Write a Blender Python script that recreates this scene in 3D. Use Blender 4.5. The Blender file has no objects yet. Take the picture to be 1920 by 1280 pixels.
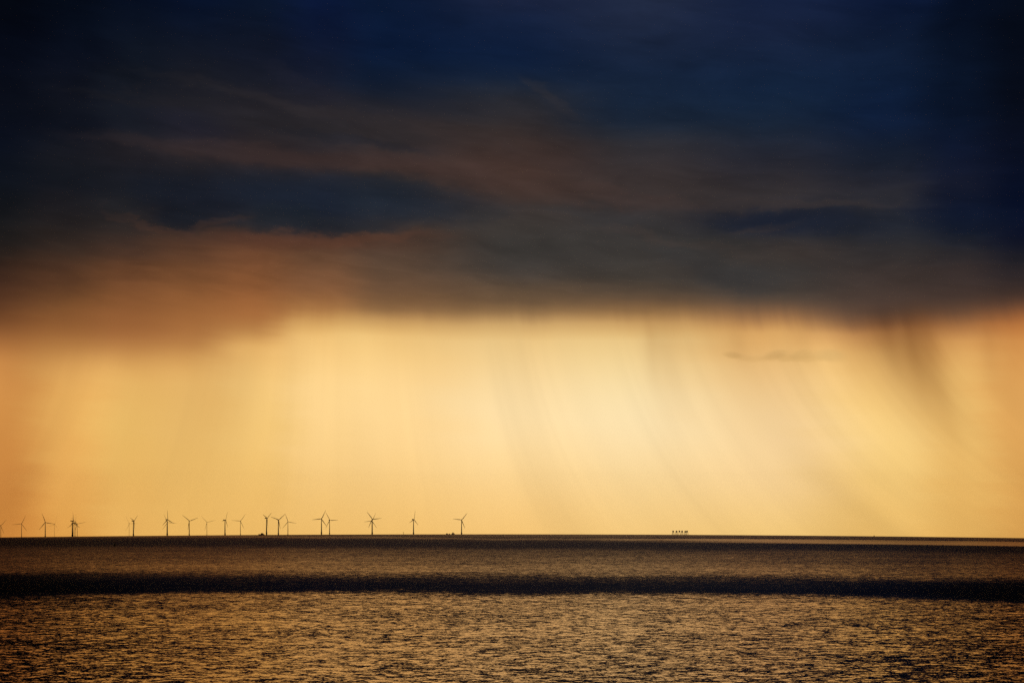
import bpy, bmesh, math, random
import numpy as np
from mathutils import Vector, Matrix

random.seed(7)
S = bpy.context.scene
COL = S.collection
R_ = math.radians

# ------------------------------------------------------------------ place
CAM_H = 100.0                    # the photographer stands on a headland
F = 2666.7                       # focal length in photo pixels (50 mm on 36 mm, 1920 wide)
DIP = 0.0388                     # dip of the sea horizon
RAD = 2 * CAM_H / DIP ** 2       # curvature of the sea surface
HOR = 2 * CAM_H / DIP            # distance of the horizon
CY0 = 897.5                      # photo row of the level direction

def az_of(X): return math.atan((X - 960.0) / F)
def sea_z(d): return -d * d / (2 * RAD)
def spot(X, d):
    a = az_of(X)
    return Vector((d * math.sin(a), d * math.cos(a), sea_z(d)))
def el_deg(X, Y): return math.degrees(math.atan((CY0 - Y) / F * math.cos(az_of(X))))
def az_deg(X): return math.degrees(az_of(X))

# ------------------------------------------------------------------ helpers
def lin(c):
    def f(v):
        v /= 255.0
        return v / 12.92 if v <= 0.04045 else ((v + 0.055) / 1.055) ** 2.4
    return tuple(f(v) for v in c)

def enc(c):      # linear ^ (1/2.2): the ramps blend in this space, a gamma node brings them back
    return tuple(v ** (1 / 2.2) for v in lin(c)) + (1.0,)

class G:
    """small expression builder for shader nodes"""
    def __init__(s, nt): s.nt = nt
    def n(s, t, **kw):
        nd = s.nt.nodes.new(t)
        for k, v in kw.items(): setattr(nd, k, v)
        return nd
    def put(s, sock, v):
        if hasattr(v, 'is_linked'): s.nt.links.new(v, sock)
        else: sock.default_value = v
    def m(s, op, a, b=None, c=None, clamp=False):
        nd = s.n('ShaderNodeMath', operation=op, use_clamp=clamp)
        s.put(nd.inputs[0], a)
        if b is not None: s.put(nd.inputs[1], b)
        if c is not None: s.put(nd.inputs[2], c)
        return nd.outputs[0]
    def add(s, a, b): return s.m('ADD', a, b)
    def sub(s, a, b): return s.m('SUBTRACT', a, b)
    def mul(s, a, b): return s.m('MULTIPLY', a, b)
    def vec(s, x=0.0, y=0.0, z=0.0):
        nd = s.n('ShaderNodeCombineXYZ')
        for i, v in enumerate((x, y, z)): s.put(nd.inputs[i], v)
        return nd.outputs[0]
    def xyz(s, v):
        nd = s.n('ShaderNodeSeparateXYZ'); s.put(nd.inputs[0], v); return nd.outputs
    def step(s, v, a, b, lo=0.0, hi=1.0, kind='SMOOTHSTEP'):
        nd = s.n('ShaderNodeMapRange', interpolation_type=kind)
        s.put(nd.inputs[0], v)
        for i, q in enumerate((a, b, lo, hi)): s.put(nd.inputs[i + 1], q)
        return nd.outputs[0]
    def noise(s, v, scale, detail=2.0, rough=0.5, dims='3D', dist=0.0):
        nd = s.n('ShaderNodeTexNoise', noise_dimensions=dims)
        s.put(nd.inputs['Vector'], v)
        nd.inputs['Scale'].default_value = scale
        nd.inputs['Detail'].default_value = detail
        nd.inputs['Roughness'].default_value = rough
        nd.inputs['Distortion'].default_value = dist
        return nd
    def ramp(s, v, stops, interp='LINEAR'):
        nd = s.n('ShaderNodeValToRGB'); cr = nd.color_ramp; cr.interpolation = interp
        while len(cr.elements) < len(stops): cr.elements.new(0.5)
        for e, (p, c) in zip(cr.elements, sorted(stops)):
            e.position = p; e.color = c
        s.put(nd.inputs[0], v); return nd.outputs[0]
    def mix(s, f, a, b, blend='MIX'):
        nd = s.n('ShaderNodeMix', data_type='RGBA', blend_type=blend)
        s.put(nd.inputs[0], f); s.put(nd.inputs[6], a); s.put(nd.inputs[7], b)
        return nd.outputs[2]

def tag(o, label=None, cat=None, group=None, kind=None):
    if label: o['label'] = label
    if cat: o['category'] = cat
    if group: o['group'] = group
    if kind: o['kind'] = kind
    return o

def mesh_obj(name, me, mat, parent=None, loc=(0, 0, 0)):
    if mat is not None and not me.materials: me.materials.append(mat)
    o = bpy.data.objects.new(name, me); COL.objects.link(o)
    o.location = loc
    if parent: o.parent = parent
    return o

def empty(name, loc, rz=0.0):
    o = bpy.data.objects.new(name, None); COL.objects.link(o)
    o.location = loc; o.rotation_euler = (0, 0, rz); o.empty_display_size = 2
    return o

def bm_mesh(name, bm, smooth=False):
    me = bpy.data.meshes.new(name); bmesh.ops.recalc_face_normals(bm, faces=bm.faces); bm.to_mesh(me); bm.free()
    if smooth:
        for p in me.polygons: p.use_smooth = True
    return me

def lathe(bm, prof, seg=20, ax=Vector((0, 0, 0))):
    rings = []
    for r, z in prof:
        rings.append([bm.verts.new(ax + Vector((r * math.cos(2 * math.pi * k / seg), r * math.sin(2 * math.pi * k / seg), z))) for k in range(seg)])
    for a, b in zip(rings, rings[1:]):
        for k in range(seg):
            bm.faces.new((a[k], a[(k + 1) % seg], b[(k + 1) % seg], b[k]))
    bm.faces.new(rings[0][::-1]); bm.faces.new(rings[-1])

def box(bm, c, d, bev=0.0):
    r = bmesh.ops.create_cube(bm, size=1.0, matrix=Matrix.Translation(c) @ Matrix.Diagonal((*d, 1)))
    if bev:
        es = list({e for v in r['verts'] for e in v.link_edges})
        bmesh.ops.bevel(bm, geom=es, offset=bev, segments=2, affect='EDGES', profile=0.6)

def bar(bm, a, b, r, seg=8):
    a, b = Vector(a), Vector(b); d = b - a
    q = d.to_track_quat('Z', 'Y').to_matrix().to_4x4()
    bmesh.ops.create_cone(bm, cap_ends=True, segments=seg, radius1=r, radius2=r, depth=d.length,
                          matrix=Matrix.Translation((a + b) / 2) @ q)

def loft(bm, secs):
    rings = [[bm.verts.new(p) for p in s] for s in secs]
    n = len(rings[0])
    for a, b in zip(rings, rings[1:]):
        for k in range(n):
            bm.faces.new((a[k], a[(k + 1) % n], b[(k + 1) % n], b[k]))
    bm.faces.new(rings[0][::-1]); bm.faces.new(rings[-1])

def paint(name, col, rough=0.5, metal=0.0, wear=0.25, scale=0.35):
    m = bpy.data.materials.new(name); m.use_nodes = True
    nt = m.node_tree; g = G(nt); b = nt.nodes['Principled BSDF']
    tc = g.n('ShaderNodeTexCoord')
    v = g.n('ShaderNodeMapping'); nt.links.new(tc.outputs['Object'], v.inputs[0]); v.inputs['Scale'].default_value = (1, 1, 0.25)
    nz = g.noise(v.outputs[0], scale, 5, 0.6)
    c = g.mix(g.step(nz.outputs[0], 0.45, 0.75, 0.0, wear), (*col, 1), (*[x * 0.55 for x in col], 1))
    nt.links.new(c, b.inputs['Base Color'])
    g.put(b.inputs['Roughness'], g.step(nz.outputs[0], 0.3, 0.7, rough - 0.08, rough + 0.12))
    b.inputs['Metallic'].default_value = metal
    return m

M_TOWER = paint('turbine_paint', (0.50, 0.51, 0.50), 0.45)
M_BLADE = paint('blade_gelcoat', (0.55, 0.56, 0.56), 0.35, wear=0.1)
M_YELLOW = paint('marine_yellow', (0.50, 0.27, 0.02), 0.5)
M_STEEL = paint('galvanised_steel', (0.28, 0.29, 0.30), 0.5, 0.5)
M_RUST = paint('rusty_steel', (0.13, 0.065, 0.04), 0.75, 0.2, 0.6)
M_CONC = paint('stained_concrete', (0.24, 0.22, 0.20), 0.85, 0, 0.6)
M_HULL = paint('hull_paint', (0.10, 0.035, 0.03), 0.45)
M_WHITE = paint('cabin_white', (0.55, 0.55, 0.53), 0.4)
M_DARK = paint('window_dark', (0.02, 0.025, 0.03), 0.12, wear=0.0)
M_BUOY = paint('buoy_paint', (0.02, 0.015, 0.012), 0.8)

# ------------------------------------------------------------------ sky
# Vertical colour profiles of the evening sky at thirteen bearings: (photo row, sRGB)
PROF = {
 0:    [(0,(3,6,14)),(100,(5,9,22)),(200,(10,13,22)),(245,(8,13,30)),(300,(12,17,28)),(350,(14,18,26)),(400,(18,20,24)),(450,(30,28,28)),(500,(55,38,30)),(550,(90,55,35)),(600,(130,80,45)),(640,(185,120,65)),(680,(210,145,78)),(760,(222,155,80)),(900,(205,135,65)),(1000,(205,135,60))],
 120:  [(0,(4,10,26)),(100,(9,14,28)),(200,(18,20,28)),(245,(12,17,34)),(290,(26,26,32)),(330,(18,22,30)),(370,(24,24,30)),(430,(34,30,30)),(470,(52,40,34)),(510,(90,58,38)),(560,(130,84,48)),(605,(155,98,54)),(638,(185,122,66)),(684,(220,162,90)),(740,(232,176,96)),(900,(226,166,86)),(1000,(224,160,76))],
 240:  [(0,(6,14,38)),(100,(14,20,36)),(200,(26,28,36)),(240,(20,25,42)),(284,(38,33,36)),(324,(24,26,34)),(370,(26,28,34)),(425,(42,37,36)),(465,(64,47,40)),(505,(110,70,45)),(555,(150,95,55)),(608,(170,108,60)),(640,(190,125,70)),(684,(225,170,95)),(720,(236,186,106)),(800,(236,190,106)),(900,(234,182,98)),(1000,(236,180,95))],
 360:  [(0,(6,17,48)),(100,(17,22,40)),(200,(34,32,36)),(240,(26,28,42)),(288,(52,42,42)),(325,(30,31,38)),(365,(24,27,38)),(420,(44,38,38)),(445,(74,52,42)),(480,(96,64,46)),(530,(142,90,53)),(590,(178,114,63)),(640,(196,132,74)),(682,(230,176,100)),(720,(240,192,114)),(850,(238,192,110)),(1000,(238,184,98))],
 480:  [(0,(8,20,48)),(100,(18,22,42)),(150,(22,26,44)),(200,(38,34,38)),(240,(36,36,42)),(292,(62,46,44)),(330,(36,36,42)),(370,(24,30,44)),(420,(44,42,44)),(445,(92,58,44)),(480,(112,73,50)),(540,(160,100,58)),(590,(186,119,66)),(620,(202,142,80)),(650,(234,182,106)),(720,(243,201,126)),(850,(240,195,115)),(1000,(238,185,100))],
 600:  [(0,(8,21,61)),(90,(16,24,54)),(150,(20,26,50)),(200,(37,35,42)),(236,(46,42,44)),(270,(42,40,46)),(298,(70,51,47)),(334,(40,40,46)),(372,(26,32,48)),(424,(34,38,46)),(448,(94,60,46)),(480,(100,72,54)),(540,(136,90,58)),(580,(176,120,70)),(604,(222,168,98)),(635,(240,192,116)),(720,(248,208,134)),(850,(244,202,126)),(1000,(240,188,103))],
 720:  [(0,(11,25,60)),(100,(9,24,60)),(160,(14,26,54)),(200,(34,36,46)),(240,(54,46,46)),(270,(44,42,46)),(302,(74,54,48)),(335,(50,46,46)),(370,(36,42,50)),(412,(42,44,48)),(450,(88,60,47)),(480,(85,68,56)),(540,(110,80,58)),(578,(148,108,70)),(600,(215,165,100)),(630,(242,198,122)),(720,(250,212,140)),(850,(248,208,135)),(1000,(242,190,105))],
 960:  [(0,(27,35,70)),(60,(15,30,68)),(120,(13,29,66)),(160,(24,35,62)),(200,(42,42,48)),(245,(58,48,46)),(300,(74,55,50)),(350,(80,60,52)),(390,(62,54,52)),(430,(66,60,56)),(470,(60,58,56)),(520,(75,66,60)),(560,(110,85,62)),(587,(160,122,80)),(608,(225,180,115)),(640,(243,205,135)),(750,(255,222,163)),(850,(253,216,150)),(1000,(243,192,110))],
 1200: [(0,(33,42,76)),(60,(27,36,68)),(150,(18,33,66)),(220,(24,36,62)),(262,(44,44,50)),(320,(58,50,50)),(370,(66,56,54)),(410,(54,52,54)),(450,(60,56,54)),(520,(66,62,58)),(560,(100,78,60)),(587,(156,116,74)),(608,(222,172,106)),(640,(241,205,135)),(750,(255,226,170)),(850,(254,220,160)),(1000,(244,198,118))],
 1440: [(0,(22,34,74)),(80,(24,34,68)),(160,(16,34,70)),(240,(24,36,62)),(290,(38,40,52)),(340,(50,46,50)),(382,(60,54,54)),(412,(26,33,52)),(442,(52,50,52)),(480,(70,58,52)),(520,(58,56,56)),(560,(85,72,62)),(592,(165,115,75)),(620,(226,172,100)),(680,(241,197,122)),(780,(252,218,156)),(900,(250,212,146)),(1000,(245,201,120))],
 1680: [(0,(10,22,58)),(80,(16,28,58)),(160,(14,30,66)),(240,(14,28,64)),(290,(22,30,52)),(340,(34,36,48)),(382,(48,46,50)),(420,(28,34,47)),(460,(50,48,50)),(500,(60,52,50)),(540,(74,60,54)),(580,(92,72,62)),(603,(146,102,70)),(622,(204,148,90)),(660,(226,178,106)),(760,(242,200,124)),(850,(243,205,130)),(1000,(234,185,102))],
 1800: [(0,(5,13,36)),(80,(8,17,40)),(160,(9,20,46)),(240,(10,20,46)),(300,(14,22,44)),(350,(24,27,42)),(395,(14,22,44)),(430,(18,26,42)),(470,(42,40,44)),(510,(58,48,46)),(555,(74,58,52)),(585,(110,78,58)),(610,(178,118,70)),(640,(222,162,92)),(700,(238,190,112)),(850,(238,192,112)),(1000,(226,174,92))],
 1920: [(0,(5,11,28)),(100,(5,10,26)),(200,(7,12,29)),(300,(10,15,32)),(385,(6,14,36)),(430,(8,14,36)),(480,(30,30,38)),(520,(45,38,40)),(555,(80,58,48)),(580,(140,88,55)),(605,(200,125,65)),(640,(216,150,80)),(720,(229,171,96)),(850,(229,171,93)),(1000,(208,153,77))],
}
SUN_EL, SUN_AZ = R_(50), R_(1.0)      # hidden behind the rain cloud

world = bpy.data.worlds.new('World'); S.world = world; world.use_nodes = True
nt = world.node_tree; nt.nodes.clear(); g = G(nt)
tc = g.n('ShaderNodeTexCoord')
dx, dy, dz = g.xyz(tc.outputs['Generated'])
A = g.mul(g.m('ARCTAN2', dx, dy), 57.29578)                 # bearing, degrees right of the camera's
E = g.mul(g.m('ARCSINE', dz), 57.29578)                     # elevation, degrees

# cloud warp: broad soft folds lying along the cloud deck
pw = g.vec(g.mul(A, 0.16), g.add(E, g.mul(A, 0.05)))
nw = g.noise(pw, 0.55, 4, 0.55)
nwc = g.xyz(nw.outputs['Color'])
inclouds = g.step(E, 5.8, 8.2)
warpE = g.mul(g.sub(nwc[0], 0.5), g.mul(inclouds, 1.1))
warpA = g.mul(g.sub(nwc[1], 0.5), 3.0)
# rain streaks: fan out towards the right as they fall
depth = g.m('MAXIMUM', g.sub(6.9, E), 0.0)
slant = g.mul(g.mul(g.add(A, 7.0), 0.012), g.m('POWER', depth, 1.45))
Srain = g.sub(A, slant)
pr = g.vec(Srain, g.mul(E, 0.05), 3.7)
n_broad = g.noise(pr, 0.36, 3, 0.6, dist=0.6).outputs[0]
n_fine = g.noise(pr, 1.3, 3, 0.55, dist=0.5).outputs[0]
fringe = g.m('EXPONENT', g.mul(g.m('POWER', g.m('ABSOLUTE', g.sub(E, 6.2)), 2.0), -0.9))
fr = g.add(g.mul(g.sub(n_broad, 0.5), 0.6), g.mul(g.mul(g.sub(n_fine, 0.5), 0.22), g.step(A, 3.0, 8.0)))
E2 = g.add(g.add(E, warpE), g.mul(fr, fringe))
A2 = g.add(A, warpA)
E0, E1 = -3.0, 21.0
t = g.step(E2, E0, E1, 0, 1, 'LINEAR')
Xs = sorted(PROF)
colr = None
for i, X in enumerate(Xs):
    def calmblue(Y, c):
        if Y < 300 and c[2] > c[0] + 20: return (c[0], c[1], c[2] * 0.86)
        if 180 <= Y <= 420 and c[0] > 44: return tuple(v * 0.9 for v in c)
        if 500 <= Y <= 645 and X <= 480: return tuple(v * 0.89 for v in c)
        if 440 <= Y <= 612: return tuple(v * 0.93 for v in c)
        if 650 <= Y <= 900 and 550 < X < 1500: return (min(255, c[0] + 5), c[1] + 5, c[2] + 11)
        return c
    stops = [((el_deg(X, Y) - E0) / (E1 - E0), enc(calmblue(Y, c))) for Y, c in PROF[X]]
    c = g.ramp(t, stops, 'B_SPLINE')
    colr = c if colr is None else g.mix(g.step(A2, az_deg(Xs[i - 1]), az_deg(X)), colr, c)

# single cloud shapes (photo position, half sizes, slope, strength, colour)
def blob(col, X, Y, sx, sy, rot, k, rgb, wob=1.0):
    a0, e0 = az_deg(X), el_deg(X, Y); k2 = 57.3 / F
    da = g.sub(g.add(A, g.mul(g.sub(nb[0], 0.5), 3.2 * wob)), a0)
    de = g.sub(g.add(E, g.mul(g.sub(nb[1], 0.5), 1.5 * wob)), e0)
    c_, s_ = math.cos(rot), math.sin(rot)
    u = g.mul(g.add(g.mul(da, c_), g.mul(de, s_)), 1 / (sx * k2))
    v = g.mul(g.sub(g.mul(de, c_), g.mul(da, s_)), 1 / (sy * k2))
    r2 = g.add(g.mul(u, u), g.mul(v, v))
    f = g.mul(g.m('EXPONENT', g.mul(g.mul(r2, r2), -0.7)), k)
    return g.mix(f, col, enc(rgb))
nb = g.xyz(g.noise(g.vec(g.mul(A, 0.45), E, 9.1), 1.0, 5, 0.6).outputs['Color'])
colr = blob(colr, 640, 372, 250, 42, -0.05, 0.60, (25, 33, 47))
colr = blob(colr, 345, 380, 80, 40, -0.2, 0.60, (21, 26, 37))
colr = blob(colr, 345, 412, 40, 26, -0.1, 0.55, (24, 29, 38), 0.6)
colr = blob(colr, 520, 412, 70, 26, 0.0, 0.55, (26, 33, 42))
colr = blob(colr, 620, 424, 110, 12, 0.0, 0.55, (33, 37, 44))
colr = blob(colr, 620, 450, 190, 11, 0.03, 0.34, (98, 62, 46))
colr = blob(colr, 300, 428, 80, 7, -0.35, 0.30, (78, 52, 42))
colr = blob(colr, 400, 428, 50, 8, 0.4, 0.28, (78, 53, 43))
colr = blob(colr, 520, 292, 330, 14, -0.05, 0.32, (64, 48, 45))
colr = blob(colr, 830, 322, 190, 20, -0.18, 0.30, (70, 52, 48))
colr = blob(colr, 1140, 366, 180, 13, -0.14, 0.40, (70, 54, 50))
colr = blob(colr, 1480, 384, 200, 9, -0.04, 0.45, (58, 50, 49))
colr = blob(colr, 1440, 427, 60, 6, 0.1, 0.45, (62, 52, 49), 0.5)
colr = blob(colr, 660, 218, 330, 11, -0.15, 0.32, (50, 44, 45))
colr = blob(colr, 930, 276, 150, 15, -0.28, 0.30, (62, 50, 48))
colr = blob(colr, 640, 264, 150, 9, -0.10, 0.50, (36, 36, 43))
colr = blob(colr, 300, 186, 160, 8, -0.03, 0.40, (32, 31, 36))
colr = blob(colr, 560, 150, 70, 10, -0.3, 0.35, (32, 32, 44))
colr = blob(colr, 915, 400, 50, 12, 0.1, 0.40, (50, 49, 51))
colr = blob(colr, 1340, 500, 110, 22, -0.3, 0.40, (50, 51, 53))
colr = blob(colr, 1300, 455, 150, 8, -0.2, 0.35, (70, 58, 53))
colr = blob(colr, 1830, 400, 110, 26, -0.1, 0.45, (14, 22, 42))
colr = blob(colr, 60, 530, 90, 40, 0.2, 0.25, (72, 45, 34))
colr = blob(colr, 1490, 413, 150, 18, -0.07, 0.5, (23, 30, 45))
colr = blob(colr, 1390, 480, 130, 34, -0.25, 0.35, (54, 53, 52))
colr = blob(colr, 1120, 400, 110, 14, -0.15, 0.32, (50, 50, 52))
colr = blob(colr, 1030, 185, 60, 8, -0.6, 0.35, (52, 48, 52), 0.6)
colr = blob(colr, 1400, 668, 36, 7, -0.1, 0.32, (220, 178, 112), 0.35)
colr = blob(colr, 1490, 670, 50, 9, 0.0, 0.42, (214, 172, 106), 0.5)
colr = blob(colr, 1556, 668, 30, 9, -0.15, 0.42, (208, 170, 108), 0.4)
colr = blob(colr, 1500, 663, 16, 8, 0.1, 0.35, (212, 172, 108), 0.4)
colr = blob(colr, 1455, 664, 20, 8, 0.2, 0.45, (208, 168, 106), 0.15)
colr = blob(colr, 1372, 664, 16, 6, -0.1, 0.4, (206, 166, 104), 0.15)

gam = g.n('ShaderNodeGamma'); g.put(gam.inputs[0], colr); gam.inputs[1].default_value = 2.2
colr = gam.outputs[0]
# brightness detail: cloud folds above, rain shafts below
n_cl = g.noise(g.vec(g.mul(A, 0.34), g.add(E, g.mul(A, 0.07)), 1.3), 0.8, 7, 0.56, dist=0.5).outputs[0]
n_w = g.noise(g.vec(g.mul(A, 0.17), g.add(E2, g.mul(A, 0.10)), 6.3), 1.9, 5, 0.52, dist=0.6).outputs[0]
n_cl = g.add(g.mul(n_cl, 0.65), g.mul(n_w, 0.35))
k_cl = g.add(1.0, g.mul(g.sub(n_cl, 0.5), g.mul(inclouds, 1.15)))
raing = g.step(E, 7.2, 5.4)
k_rain = g.add(1.0, g.mul(g.add(g.mul(g.mul(g.sub(n_broad, 0.5), 0.36), g.step(A, -14.0, 8.0, 0.7, 1.0)), g.mul(g.sub(n_fine, 0.5), 0.012)), raing))
kk = g.mul(k_cl, k_rain)
ksh = 1.0
# single shafts of falling rain: (column at the cloud base, lean, width, depth of shade, row where it starts, row where it is gone)
for X0, lean, wd, sh, Yt, Yb in [(1686, 15, 55, .34, 570, 860), (1664, 14, 13, .20, 585, 740), (1702, 16, 12, .26, 585, 800), (1730, 17, 14, .20, 590, 900), (1636, 12, 20, .20, 590, 700), (1705, 18, 50, .16, 620, 1200),
                                 (1236, 11, 30, .17, 600, 900), (1218, 5, 9, .10, 595, 760), (1340, 20, 60, .14, 610, 1020), (1425, 26, 50, .15, 630, 1150),
                                 (1275, 24, 60, -.05, 640, 1100), (1560, 22, 60, -.06, 640, 1100), (1585, 14, 22, .14, 595, 800), (1500, 10, 16, .09, 595, 740), (1380, 8, 14, .08, 600, 720),
                                 (1880, 9, 36, .13, 605, 1000), (1800, 16, 45, -.08, 620, 1050), (1850, 6, 10, .10, 600, 760),
                                 (840, 5, 60, .07, 600, 950), (640, -10, 70, -.08, 610, 1050), (440, -16, 50, .12, 650, 1050), (300, -12, 70, .10, 650, 1050),
                                 (190, -10, 45, -.10, 650, 1050), (60, -8, 50, .12, 640, 1150), (980, 8, 40, .07, 605, 900), (1110, 14, 50, -.02, 640, 1050), (740, -3, 26, .05, 605, 800)]:
    dep = g.m('MAXIMUM', g.sub(el_deg(X0, 600), E), 0.0)                   # degrees below the base
    k1 = 57.3 / F; wd *= 1.4
    cen = g.add(az_deg(X0), g.mul(g.m('POWER', g.mul(dep, 1 / (100 * k1)), 1.3), lean * 1.25 * k1))
    u = g.mul(g.sub(g.add(A, g.mul(g.sub(n_fine, 0.5), 0.5 * wd * k1)), cen), 1 / (wd * k1))
    f = g.m('EXPONENT', g.mul(g.mul(u, u), -1.0))
    f = g.mul(f, g.mul(g.step(E, el_deg(X0, Yt - 30), el_deg(X0, Yt + 45)), g.step(E, el_deg(X0, Yb), el_deg(X0, Yt + 30))))
    ksh = g.mul(ksh, g.sub(1.0, g.mul(f, sh)))
# away from the bright gap the whole sky is a heavy overcast
side = g.step(g.m('ABSOLUTE', A), 20.0, 50.0, 1.0, 0.04)
high = g.step(E, 18.0, 50.0, 1.0, 0.55)
kk = g.mul(kk, g.mul(side, high))
colr = g.mix(1.0, colr, g.vec(kk, kk, kk), 'MULTIPLY')
colr = g.mix(1.0, colr, g.vec(g.m('POWER', ksh, 0.8), ksh, g.m('POWER', ksh, 1.12)), 'MULTIPLY')      # rain lets the red through best
skyt = g.n('ShaderNodeTexSky', sky_type='NISHITA', sun_disc=False)
skyt.sun_elevation = SUN_EL; skyt.sun_rotation = SUN_AZ; skyt.dust_density = 4.0
bg1 = g.n('ShaderNodeBackground'); g.put(bg1.inputs[0], colr); bg1.inputs[1].default_value = 1.0
bg2 = g.n('ShaderNodeBackground'); g.put(bg2.inputs[0], skyt.outputs[0]); bg2.inputs[1].default_value = 0.05
mx = g.n('ShaderNodeMixShader'); mx.inputs[0].default_value = 0.0005      # the little clear sky that comes through the overcast
nt.links.new(bg1.outputs[0], mx.inputs[1]); nt.links.new(bg2.outputs[0], mx.inputs[2])
out = g.n('ShaderNodeOutputWorld'); nt.links.new(mx.outputs[0], out.inputs[0])
world.cycles.sampling_method = 'MANUAL'; world.cycles.sample_map_resolution = 1024

sun = bpy.data.lights.new('sun', 'SUN'); sun.energy = 0.03; sun.angle = R_(20); sun.color = (1.0, 0.72, 0.42)
so = bpy.data.objects.new('sun', sun); COL.objects.link(so)
sd = Vector((math.sin(SUN_AZ) * math.cos(SUN_EL), math.cos(SUN_AZ) * math.cos(SUN_EL), math.sin(SUN_EL)))
so.rotation_euler = sd.to_track_quat('Z', 'Y').to_euler()

# ------------------------------------------------------------------ sea
def build_sea():
    rr = np.concatenate([np.geomspace(4, 600, 40), np.linspace(630, 4600, 160), np.linspace(4620, 5700, 90), np.linspace(5750, 9000, 30)])
    ns = 900
    th = np.linspace(0, 2 * np.pi, ns, endpoint=False)
    r, tt = np.meshgrid(rr, th, indexing='ij')
    co = np.stack([r * np.sin(tt), r * np.cos(tt), -r * r / (2 * RAD)], -1).reshape(-1, 3)
    co = np.concatenate([co, [[0, 0, 0]]])
    nr = len(rr)
    i = np.arange(nr - 1)[:, None] * ns; j = np.arange(ns)[None, :]; j2 = (j + 1) % ns
    q = np.stack([i + j, i + ns + j, i + ns + j2, i + j2], -1).reshape(-1, 4)[:, ::-1]
    tri = np.stack([np.full(ns, nr * ns), np.arange(ns), (np.arange(ns) + 1) % ns], -1)[:, ::-1]
    me = bpy.data.meshes.new('sea')
    me.vertices.add(len(co)); me.vertices.foreach_set('co', co.ravel())
    nl = q.size + tri.size
    me.loops.add(nl); me.loops.foreach_set('vertex_index', np.concatenate([q.ravel(), tri.ravel()]).astype(np.int32))
    me.polygons.add(len(q) + len(tri))
    st = np.concatenate([np.arange(len(q)) * 4, len(q) * 4 + np.arange(len(tri)) * 3]).astype(np.int32)
    me.polygons.foreach_set('loop_start', st)
    me.polygons.foreach_set('use_smooth', np.ones(len(q) + len(tri), bool))
    me.update(calc_edges=True); me.validate()
    return me

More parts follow.
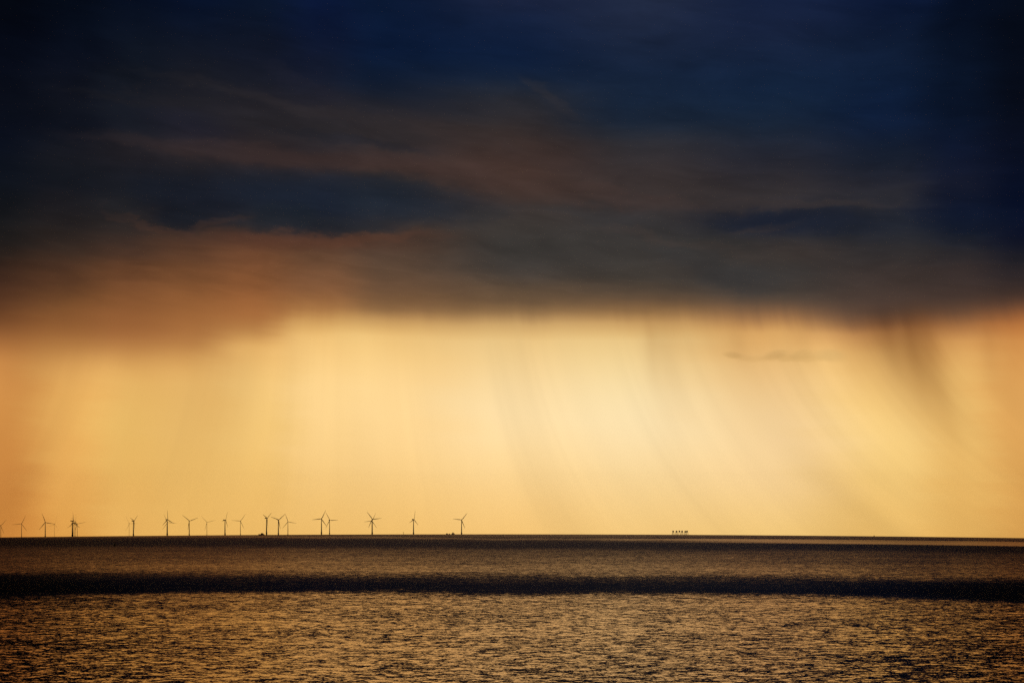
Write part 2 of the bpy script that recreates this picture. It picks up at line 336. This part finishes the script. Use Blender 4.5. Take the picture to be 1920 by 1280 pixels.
def sea_material():
    m = bpy.data.materials.new('sea_water'); m.use_nodes = True
    nt = m.node_tree; g = G(nt); b = nt.nodes['Principled BSDF']
    geo = g.n('ShaderNodeNewGeometry')
    x, y, z = g.xyz(geo.outputs['Position'])
    r = g.m('SQRT', g.add(g.mul(x, x), g.mul(y, y)))
    # distance inshore-offshore expressed as angle below the horizon seen from the headland
    p = g.mul(g.sub(g.add(g.m('DIVIDE', CAM_H, r), g.mul(r, 1 / (2 * RAD))), DIP), F)
    az = g.m('DIVIDE', x, r)
    right = g.m('MAXIMUM', az, 0.0); left = g.m('MAXIMUM', g.mul(az, -1.0), 0.0)
    p0 = p
    p = g.add(g.add(p, g.mul(left, 32.0)), g.mul(right, 5.0))
    wb = g.noise(g.vec(g.mul(az, 9.0), g.mul(p, 0.05)), 1.0, 3, 0.5).outputs[0]
    wf = g.noise(g.vec(g.mul(x, 0.010), g.mul(y, 0.004)), 1.0, 4, 0.65).outputs[0]
    edge = g.step(p, 0.0, 100.0, 0.35, 1.0)
    pb = g.add(p, g.mul(g.add(g.mul(g.sub(wb, 0.5), 13.0), g.mul(g.sub(wf, 0.5), 13.0)), edge))
    # calm (1) and wind-ruffled (0) belts
    stops = [(0, .42), (5, .38), (7, .26), (8.2, .52), (10.5, .52), (12, .22), (18, .10), (24, .14), (31, .42), (45, .54), (62, .67), (70, .70), (77, .46), (86, .20), (96, .04), (105, -.02), (110, .26), (117, .60), (130, .70), (200, .80), (280, .84)]
    calm = g.ramp(g.mul(pb, 1 / 290), [(a / 290, (v * .5 + .2, v * .5 + .2, v * .5 + .2, 1)) for a, v in stops])
    calm = g.mul(g.sub(calm, 0.2), 2.0)
    # far slick: strong on the right, fading out on the left
    slick = g.mul(g.mul(g.step(p0, 6.5, 8.5), g.step(p0, 16.0, 13.0)), g.step(az, 0.02, 0.26, 0.0, 0.9))
    calm = g.add(calm, slick)
    calm = g.sub(calm, g.mul(g.add(g.step(left, 0.17, 0.38, 0.0, 0.40), g.step(right, 0.18, 0.38, 0.0, 0.36)), g.step(p0, 10.0, 115.0, 0.0, 1.0)))      # lens falloff put into the wave slope: sea darkens to both sides
    # wave slopes
    pos = g.vec(g.mul(x, 0.55), g.mul(y, 0.9), 0.0)
    n1 = g.xyz(g.noise(pos, 0.31, 3, 0.6, dist=0.3).outputs['Color'])
    n2 = g.xyz(g.noise(g.vec(g.mul(x, 0.8), y, 31.0), 0.8, 3, 0.6).outputs['Color'])
    n0 = g.noise(g.vec(g.mul(x, 0.5), y, 52.0), 0.11, 2, 0.5).outputs[0]
    n3 = g.noise(g.vec(g.mul(x, 0.3), y, 77.0), 0.018, 2, 0.5).outputs[0]
    sy = g.add(g.add(g.mul(g.sub(n1[1], 0.5), 0.74), g.mul(g.sub(n2[1], 0.5), 0.60)), g.add(g.mul(g.sub(n3, 0.5), 0.13), g.mul(g.sub(n0, 0.5), 0.22)))
    sx = g.add(g.mul(g.sub(n1[0], 0.5), 0.22), g.mul(g.sub(n2[0], 0.5), 0.20))
    amp = g.mul(g.step(p0, 0.0, 170.0, 0.35, 1.0), g.step(calm, -0.05, 0.5, 0.5, 1.0))
    sy = g.mul(sy, amp); sx = g.mul(sx, amp)
    bias = g.sub(0.15, g.mul(calm, 0.165))
    sl = g.add(sy, bias)           # tilt towards the shore
    ux = g.m('DIVIDE', x, r); uy = g.m('DIVIDE', y, r)
    nx = g.sub(g.mul(ux, g.mul(sl, -1.0)), g.mul(uy, g.mul(sx, -1.0)))
    ny = g.add(g.mul(uy, g.mul(sl, -1.0)), g.mul(ux, sx))
    va = g.n('ShaderNodeVectorMath', operation='ADD')
    nt.links.new(geo.outputs['Normal'], va.inputs[0]); nt.links.new(g.vec(nx, ny, 0.0), va.inputs[1])
    vn = g.n('ShaderNodeVectorMath', operation='NORMALIZE'); nt.links.new(va.outputs[0], vn.inputs[0])
    N = vn.outputs[0]
    nt.nodes.remove(b)
    body = g.n('ShaderNodeBsdfDiffuse'); body.inputs['Color'].default_value = (0.008, 0.014, 0.030, 1)   # silty estuary water
    refl = g.n('ShaderNodeBsdfGlossy'); refl.inputs['Color'].default_value = (1.0, 0.76, 0.57, 1); g.put(refl.inputs['Roughness'], g.step(p0, 0.0, 170.0, 0.27, 0.13))   # unresolved ripples far out
    fz = g.n('ShaderNodeFresnel'); fz.inputs['IOR'].default_value = 1.333
    for q in (body, refl, fz): nt.links.new(N, q.inputs['Normal'])
    mxs = g.n('ShaderNodeMixShader')
    nt.links.new(fz.outputs[0], mxs.inputs[0]); nt.links.new(body.outputs[0], mxs.inputs[1]); nt.links.new(refl.outputs[0], mxs.inputs[2])
    nt.links.new(mxs.outputs[0], nt.nodes['Material Output'].inputs['Surface'])
    return m

tag(mesh_obj('sea', build_sea(), sea_material()), 'dark rippled sea with golden glints and ruffled belts', 'sea', kind='structure')

# ------------------------------------------------------------------ wind turbines
HUB, BL = 80.0, 43.0
def turbine_parts():
    P = {}
    bm = bmesh.new()
    lathe(bm, [(3.0, -14), (3.0, 17.0), (3.1, 17.2), (3.1, 18.0), (2.7, 18.2)], 20); P['transition_piece'] = bm_mesh('transition_piece', bm, False)
    bm = bmesh.new()
    lathe(bm, [(3.15, 15.2), (5.0, 15.3), (5.0, 15.7), (3.15, 15.8)], 20)
    for k in range(12):
        a = 2 * math.pi * k / 12; a2 = 2 * math.pi * (k + 1) / 12
        p0 = Vector((4.85 * math.cos(a), 4.85 * math.sin(a), 15.7)); p1 = Vector((4.85 * math.cos(a2), 4.85 * math.sin(a2), 16.9))
        bar(bm, p0, p0 + Vector((0, 0, 1.2)), 0.06, 6); bar(bm, p0 + Vector((0, 0, 1.2)), p1, 0.06, 6)
    P['platform'] = bm_mesh('platform', bm)
    bm = bmesh.new()
    for s in (-0.9, 0.9): bar(bm, (s, -3.5, -3), (s, -3.5, 15.3), 0.16, 6)
    for k in range(18): bar(bm, (-0.9, -3.5, -2 + k), (0.9, -3.5, -2 + k), 0.07, 6)
    P['boat_ladder'] = bm_mesh('boat_ladder', bm)
    bm = bmesh.new(); prof = [(2.55 - 1.1 * i / 10, 18.2 + (HUB - 2.2 - 18.2) * i / 10) for i in range(11)]
    lathe(bm, prof, 24); P['tower'] = bm_mesh('tower', bm, True)
    bm = bmesh.new()
    box(bm, (0, 3.0, HUB + 0.1), (3.7, 10.5, 3.9), 0.7)
    box(bm, (0, 7.2, HUB + 2.6), (2.4, 1.4, 1.2), 0.15)
    bar(bm, (0.8, 7.6, HUB + 2.5), (0.8, 7.6, HUB + 5.2), 0.09, 6)
    P['nacelle'] = bm_mesh('nacelle', bm, False)
    bm = bmesh.new()
    lathe(bm, [(1.55, 0.0), (1.75, 0.8), (1.7, 1.9), (1.3, 3.0), (0.6, 3.7), (0.1, 3.9)], 16)
    bm.transform(Matrix.Rotation(R_(90), 4, 'X')); P['hub'] = bm_mesh('hub', bm, True)
    bm = bmesh.new(); secs = []
    for f, ch, th, tw in [(0.0, 1.9, 1.9, 0), (0.05, 2.0, 1.8, 10), (0.12, 2.9, 1.3, 16), (0.2, 3.7, 1.0, 13), (0.35, 3.1, 0.75, 8), (0.55, 2.4, 0.5, 4), (0.75, 1.75, 0.34, 2), (0.92, 1.15, 0.2, 0), (1.0, 0.35, 0.08, 0)]:
        zz = 1.2 + f * BL; ring = []
        for k in range(12):
            a = 2 * math.pi * k / 12
            px = ch * (0.5 * math.cos(a) + (0.18 if f > 0.08 else 0)); py = th * 0.5 * math.sin(a) * (1.0 - 0.35 * math.cos(a) if f > 0.08 else 1)
            t_ = R_(tw); ring.append(Vector((px * math.cos(t_) - py * math.sin(t_), px * math.sin(t_) + py * math.cos(t_) - 0.02 * f * f * BL, zz)))
        secs.append(ring)
    loft(bm, secs); P['blade'] = bm_mesh('blade', bm, True)
    return P
TP = turbine_parts()
for k, m in (('transition_piece', M_YELLOW), ('platform', M_STEEL), ('boat_ladder', M_STEEL), ('tower', M_TOWER), ('nacelle', M_TOWER), ('hub', M_TOWER), ('blade', M_BLADE)):
    TP[k].materials.append(m)

def make_turbine():
    t = empty('wind_turbine', (0, 0, 0))
    tp = mesh_obj('transition_piece', TP['transition_piece'], None, t)
    mesh_obj('platform', TP['platform'], None, tp); mesh_obj('boat_ladder', TP['boat_ladder'], None, tp)
    mesh_obj('tower', TP['tower'], None, t); mesh_obj('nacelle', TP['nacelle'], None, t)
    mesh_obj('hub', TP['hub'], None, t, (0, -2.3, HUB))
    for k in range(3): mesh_obj('blade', TP['blade'], None, t, (0, -3.7, HUB))
    return t

def copy_tree(o, parent=None):
    c = o.copy(); COL.objects.link(c)
    if parent: c.parent = parent
    for ch in o.children: copy_tree(ch, c)
    return c

def hor_row(X):                        # photo row of the sea horizon at column X
    return CY0 + F * DIP / math.cos(az_of(X))
def solve_d(X, yhub):                  # distance at which the hub shows this high over the horizon
    best = None
    for i in range(0, 400):
        d = 5300 + i * 10
        row = CY0 - F * (HUB + sea_z(d) - CAM_H) / d / math.cos(az_of(X))
        e = abs(row - yhub)
        if best is None or e < best[0]: best = (e, d)
    return best[1]

# column, hub row, phase of first blade (clockwise from up), yaw, label
TURB = [
 (1.5, 985.8, 40, 5, 'faint wind turbine cut off by the left edge of the picture'),
 (40.4, 982.2, 25, 5, 'hazy wind turbine standing alone, second from the left edge'),
 (84.9, 979.6, 340, 8, 'darker wind turbine, third from the left edge, one blade pointing right'),
 (102.0, 983.2, 18, 50, 'palest wind turbine right behind the third one from the left edge'),
 (135.6, 976.9, 355, 68, 'dark side-on wind turbine at the front of the tight left cluster'),
 (137.2, 981.1, 0, 38, 'wind turbine hidden right behind the tower of the dark side-on left cluster turbine'),
 (140.6, 980.6, 5, 62, 'pale wind turbine in the middle of the tight left cluster'),
 (144.8, 982.2, 78, 10, 'pale wind turbine at the right of the tight left cluster'),
 (242.2, 981.7, 330, 30, 'ghostly wind turbine just left of a dark one with a V of blades'),
 (250.2, 976.7, 172, 62, 'dark wind turbine with two short blades raised in a V, over the small buoy'),
 (313.5, 974.2, 355, 48, 'tall dark wind turbine with nacelle seen from the side and one blade straight up'),
 (314.2, 979.4, 335, 5, 'faint wind turbine hidden behind the tall dark one with its blade straight up'),
 (354.9, 976.5, 70, 12, 'thin brown wind turbine alone, next right of the tall one with a blade straight up'),
 (388.0, 979.0, 76, 12, 'faint wind turbine with a wide Y of blades between two brown ones'),
 (421.9, 974.9, 146, 66, 'dark wind turbine with one long blade hanging down to the right'),
 (450.8, 976.7, 35, 8, 'faint wind turbine left of the red boat, one blade pointing level left'),
 (499.8, 971.3, 175, 58, 'darkest thick wind turbine standing just right of the red boat'),
 (522.0, 974.4, 170, 25, 'brown wind turbine with a shallow V of blades, next right of the darkest one'),
 (539.9, 978.0, 340, 8, 'paler wind turbine with three clear blades, second right of the darkest one'),
 (602.8, 972.5, 25, 8, 'tall dark wind turbine with a blade level to the left, beside a thin one'),
 (618.0, 974.9, 330, 22, 'thin brown wind turbine just right of a tall dark one'),
 (698.0, 973.0, 324, 5, 'dark wind turbine standing in front of another whose blades make a star'),
 (697.4, 976.4, 25, 20, 'wind turbine right behind a dark one, its blades completing a star'),
 (775.4, 973.6, 10, 55, 'second wind turbine from the right end of the row, blades seen edgeways'),
 (865.5, 974.4, 38, 8, 'rightmost wind turbine of the row, standing apart beside the small boats'),
]
SLIM = {0: .5, 1: .55, 2: .85, 3: .25, 5: .6, 6: .6, 7: .5, 8: .28, 11: .5, 12: .8, 13: .42, 15: .55, 18: .7, 20: .8, 22: .75}
proto = make_turbine()
for i, (X, yh, ph, yaw, lab) in enumerate(TURB):
    o = proto if i == 0 else copy_tree(proto)
    d = solve_d(X, yh)
    p = spot(X, d); o.location = p
    o.rotation_euler = (0, 0, -az_of(X) + R_(yaw))
    bl = [c for c in o.children if c.name.split('.')[0] == 'blade']
    for k, c in enumerate(bl): c.rotation_euler = (0, R_(ph + 120 * k), 0)
    sl = SLIM.get(i, 1.0)                              # far ones thinned to look paler: haze fade put into their shape
    for c in o.children:
        q = c.name.split('.')[0]
        if q in ('tower', 'transition_piece'): c.scale = (sl, sl, 1)
        elif q == 'blade': c.scale = (sl, sl, 1)
        elif q in ('nacelle', 'hub'): c.scale = ((1 + sl) / 2 if sl > .45 else sl,) * 2 + (1,)
    tag(o, lab, 'wind turbine', 'offshore wind turbines along the horizon')
    print('turbine', X, d)

# ------------------------------------------------------------------ sea forts
def make_fort():
    t = empty('sea_fort_tower', (0, 0, 0))
    bm = bmesh.new(); W, Hh = 6.8, 5.8; z0 = 13.0
    oct_ = []
    for z, s in ((z0, 0.9), (z0 + 0.8, 1.0), (z0 + Hh - 0.5, 1.0), (z0 + Hh, 0.97)):
        w = W * s / 2; c = w * 0.42
        oct_.append([Vector(q + (z,)) for q in ((w, -c), (w, c), (c, w), (-c, w), (-w, c), (-w, -c), (-c, -w), (c, -w))])
    loft(bm, oct_)
    house = mesh_obj('gun_house', bm_mesh('gun_house', bm), M_RUST, t)
    bm = bmesh.new()
    for sx in (-1.05, 1.05):
        for zz in (z0 + 2.2, z0 + 4.6): box(bm, (sx, -W / 2 - 0.02, zz), (0.9, 0.16, 1.0))
    mesh_obj('window', bm_mesh('window', bm), M_DARK, house)
    bm = bmesh.new()
    lathe(bm, [(1.5, z0 + Hh + 0.003), (1.5, z0 + Hh + 1.1), (1.2, z0 + Hh + 1.3)], 12); bar(bm, (0.6, 0.2, z0 + Hh + 1), (0.6, 0.2, z0 + Hh + 3.4), 0.1, 6)
    mesh_obj('roof_turret', bm_mesh('roof_turret', bm), M_RUST, house)
    for sx in (-1, 1):
        for sy in (-1, 1):
            bm = bmesh.new(); bar(bm, (sx * 2.4, sy * 2.4, z0 + 0.4), (sx * 4.6, sy * 4.6, -1.5), 0.5, 10)
            mesh_obj('leg', bm_mesh('leg', bm, True), M_CONC, t)
    bm = bmesh.new()
    for k in range(4):
        a = [(-1, -1), (1, -1), (1, 1), (-1, 1)]; p, q = a[k], a[(k + 1) % 4]
        bar(bm, (p[0] * 3.5, p[1] * 3.5, 6.0), (q[0] * 3.5, q[1] * 3.5, 6.0), 0.25, 8)
    mesh_obj('leg_brace', bm_mesh('leg_brace', bm), M_CONC, t)
    return t
FORTS = [
 (1262.2, 6000, 0.15, 'leftmost of the six rusty sea fort towers on splayed legs'),
 (1268.6, 6040, 0.4, 'rusty sea fort tower on legs, second from the left of six'),
 (1274.0, 5960, 0.0, 'rusty sea fort tower on legs, third from the left of six'),
 (1279.0, 6010, 0.6, 'rusty sea fort tower on legs, fourth from the left of six'),
 (1285.0, 6060, 0.3, 'rusty sea fort tower on legs, second from the right of six, touching its neighbour'),
 (1288.3, 5980, 0.8, 'rightmost of the six rusty sea fort towers on splayed legs'),
]
fort = make_fort()
for i, (X, d, rz, lab) in enumerate(FORTS):
    o = fort if i == 0 else copy_tree(fort)
    o.location = spot(X, d); o.rotation_euler = (0, 0, rz - az_of(X))
    tag(o, lab, 'sea fort', 'sea fort towers on the horizon')

# ------------------------------------------------------------------ boats and buoys
def make_boat(name, X, d, rz, L, B, H, cabin, mast, label, hullmat):
    t = empty(name, spot(X, d), rz)
    bm = bmesh.new(); secs = []
    for f, w, zt in ((-0.5, 0.86, 0.92), (-0.3, 1.0, 0.9), (0.1, 1.0, 0.95), (0.32, 0.72, 1.08), (0.46, 0.25, 1.22), (0.5, 0.04, 1.28)):
        xx = f * L; wt = w * B / 2
        secs.append([Vector((xx, -wt, zt * H)), Vector((xx, -wt * 0.8, -0.6)), Vector((xx, 0, -0.9)), Vector((xx, wt * 0.8, -0.6)), Vector((xx, wt, zt * H))])
    loft(bm, secs); hull = mesh_obj('hull', bm_mesh('hull', bm), hullmat, t)
    bm = bmesh.new()
    for s in (-1, 1):
        pts = [(-0.5, 0.86, 0.92), (-0.3, 1.0, 0.9), (0.1, 1.0, 0.95), (0.32, 0.72, 1.08), (0.46, 0.25, 1.22)]
        for a, b_ in zip(pts, pts[1:]):
            pa = Vector((a[0] * L, s * a[1] * B / 2 * 0.95, a[2] * H + 0.9)); pb_ = Vector((b_[0] * L, s * b_[1] * B / 2 * 0.95, b_[2] * H + 0.9))
            bar(bm, pa, pb_, 0.05, 6); bar(bm, pa - Vector((0, 0, 0.95)), pa, 0.05, 6)
    mesh_obj('railing', bm_mesh('railing', bm), M_STEEL, hull)
    cx, cl, ch = cabin
    bm = bmesh.new(); box(bm, (cx * L, 0, H * 0.93 + ch / 2), (cl * L, B * 0.7, ch), 0.25); box(bm, (cx * L + cl * L * 0.08, 0, H * 0.93 + ch + ch * 0.28), (cl * L * 0.5, B * 0.5, ch * 0.55), 0.15)
    cab = mesh_obj('cabin', bm_mesh('cabin', bm), M_WHITE, t)
    bm = bmesh.new()
    for s in (-1, 1):
        for k in range(3): box(bm, (cx * L + (k - 1) * cl * L * 0.27, s * (B * 0.35 + 0.0), H * 0.93 + ch * 0.62), (cl * L * 0.16, 0.12, ch * 0.3))
    mesh_obj('window', bm_mesh('window', bm), M_DARK, cab)
    bm = bmesh.new(); bar(bm, (cx * L, 0, H * 0.93 + ch), (cx * L, 0, H * 0.93 + ch + mast), 0.12, 8); bar(bm, (cx * L, -0.9, H * 0.93 + ch + mast * 0.7), (cx * L, 0.9, H * 0.93 + ch + mast * 0.7), 0.07, 6)
    mesh_obj('mast', bm_mesh('mast', bm), M_STEEL, t)
    tag(t, label, 'boat')
    return t
make_boat('service_boat', 490.3, 5700, math.pi, 24, 8, 3.6, (-0.12, 0.45, 3.4), 2.6, 'low red service boat on the horizon beside the darkest turbine', M_HULL)
make_boat('fishing_boat', 838.3, 5620, 0.0, 8.5, 3.2, 2.6, (-0.1, 0.42, 2.2), 1.6, 'small brown boat farthest left of three near the rightmost turbine', M_HULL)
make_boat('dinghy', 842.8, 5640, 0.3, 5.5, 2.2, 2.2, (0.0, 0.4, 1.6), 0.8, 'tiny pale boat between two larger ones near the rightmost turbine', M_WHITE)
make_boat('fishing_boat', 849.6, 5580, 0.2, 12.5, 4.2, 3.4, (-0.05, 0.45, 3.2), 3.6, 'largest small boat with a mast just left of the rightmost turbine', M_HULL)

def make_buoy(X, d, sc, label):
    t = empty('buoy', spot(X, d))
    bm = bmesh.new(); lathe(bm, [(0.4, -1.2), (1.6, -0.6), (1.8, 0.3), (1.7, 0.9), (1.2, 1.2)], 18); bm.transform(Matrix.Scale(sc, 4)); mesh_obj('float', bm_mesh('float', bm, True), M_BUOY, t)
    bm = bmesh.new()
    for k in range(4):
        a = math.pi / 4 + k * math.pi / 2
        bar(bm, (1.0 * math.cos(a), 1.0 * math.sin(a), 1.1), (0.35 * math.cos(a), 0.35 * math.sin(a), 3.6), 0.12, 6)
        bar(bm, (0.68 * math.cos(a), 0.68 * math.sin(a), 2.3), (0.68 * math.cos(a + math.pi / 2), 0.68 * math.sin(a + math.pi / 2), 2.3), 0.08, 6)
    for k in range(2): box(bm, (0, 0, 2.8), (0.9 if k == 0 else 0.12, 0.12 if k == 0 else 0.9, 0.9))
    bm.transform(Matrix.Scale(sc, 4)); mesh_obj('tower_frame', bm_mesh('tower_frame', bm), M_BUOY, t)
    bm = bmesh.new(); lathe(bm, [(0.45, 3.6), (0.45, 3.75), (0.2, 3.8), (0.25, 4.4), (0.1, 4.6)], 12); bm.transform(Matrix.Scale(sc, 4)); mesh_obj('lantern', bm_mesh('lantern', bm), M_BUOY, t)
    tag(t, label, 'buoy')
make_buoy(215.3, 2900, 1.6, 'small black buoy floating on the dark water at left, below the turbines')
make_buoy(1639.0, 5350, 1.3, 'tiny dark buoy breaking the horizon at right')
t = empty('beacon_pole', spot(756.5, 5700))
bm = bmesh.new(); lathe(bm, [(0.7, -2), (0.55, 9.0)], 12); mesh_obj('pole', bm_mesh('pole', bm, True), M_STEEL, t)
bm = bmesh.new(); lathe(bm, [(0.2, 9.003), (1.1, 9.2), (1.1, 9.5), (0.3, 11.2)], 12); mesh_obj('top_mark', bm_mesh('top_mark', bm), M_STEEL, t)
tag(t, 'faint thin beacon pole on the horizon left of the second turbine from the right', 'beacon')

# ------------------------------------------------------------------ haze
HAZE = 0.000006
if HAZE:
    bm = bmesh.new(); box(bm, (0, 0, (135 - 306) / 2), (18300, 18300, 135 + 306))
    hm = bpy.data.materials.new('haze_air'); hm.use_nodes = True; n2 = hm.node_tree
    n2.nodes.remove(n2.nodes['Principled BSDF'])
    pv = n2.nodes.new('ShaderNodeVolumePrincipled'); pv.inputs['Density'].default_value = HAZE
    pv.inputs['Color'].default_value = (0.90, 0.86, 0.80, 1); pv.inputs['Anisotropy'].default_value = 0.88
    n2.links.new(pv.outputs[0], n2.nodes['Material Output'].inputs['Volume'])
    tag(mesh_obj('haze', bm_mesh('haze', bm), hm), kind='stuff')

# ------------------------------------------------------------------ camera, colour
cam = bpy.data.cameras.new('camera'); cam.lens = 50; cam.sensor_width = 36; cam.sensor_fit = 'HORIZONTAL'
cam.shift_y = (CY0 - 640) / 1920.0
cam.clip_start = 0.5; cam.clip_end = 60000
co = bpy.data.objects.new('camera', cam); COL.objects.link(co)
co.location = (0, 0, CAM_H)
co.rotation_euler = (R_(90), 0.0, 0.0)
co.rotation_euler = (Matrix.Rotation(R_(90), 3, 'X') @ Matrix.Rotation(R_(0.04), 3, 'Z')).to_euler()
S.camera = co
S.view_settings.view_transform = 'Standard'; S.view_settings.look = 'None'
S.view_settings.exposure = 0; S.view_settings.gamma = 1; S.view_settings.use_curve_mapping = False
S.render.engine = 'CYCLES'
S.cycles.max_bounces = 6; S.cycles.glossy_bounces = 3; S.cycles.diffuse_bounces = 2; S.cycles.volume_bounces = 0
S.cycles.use_denoising = False
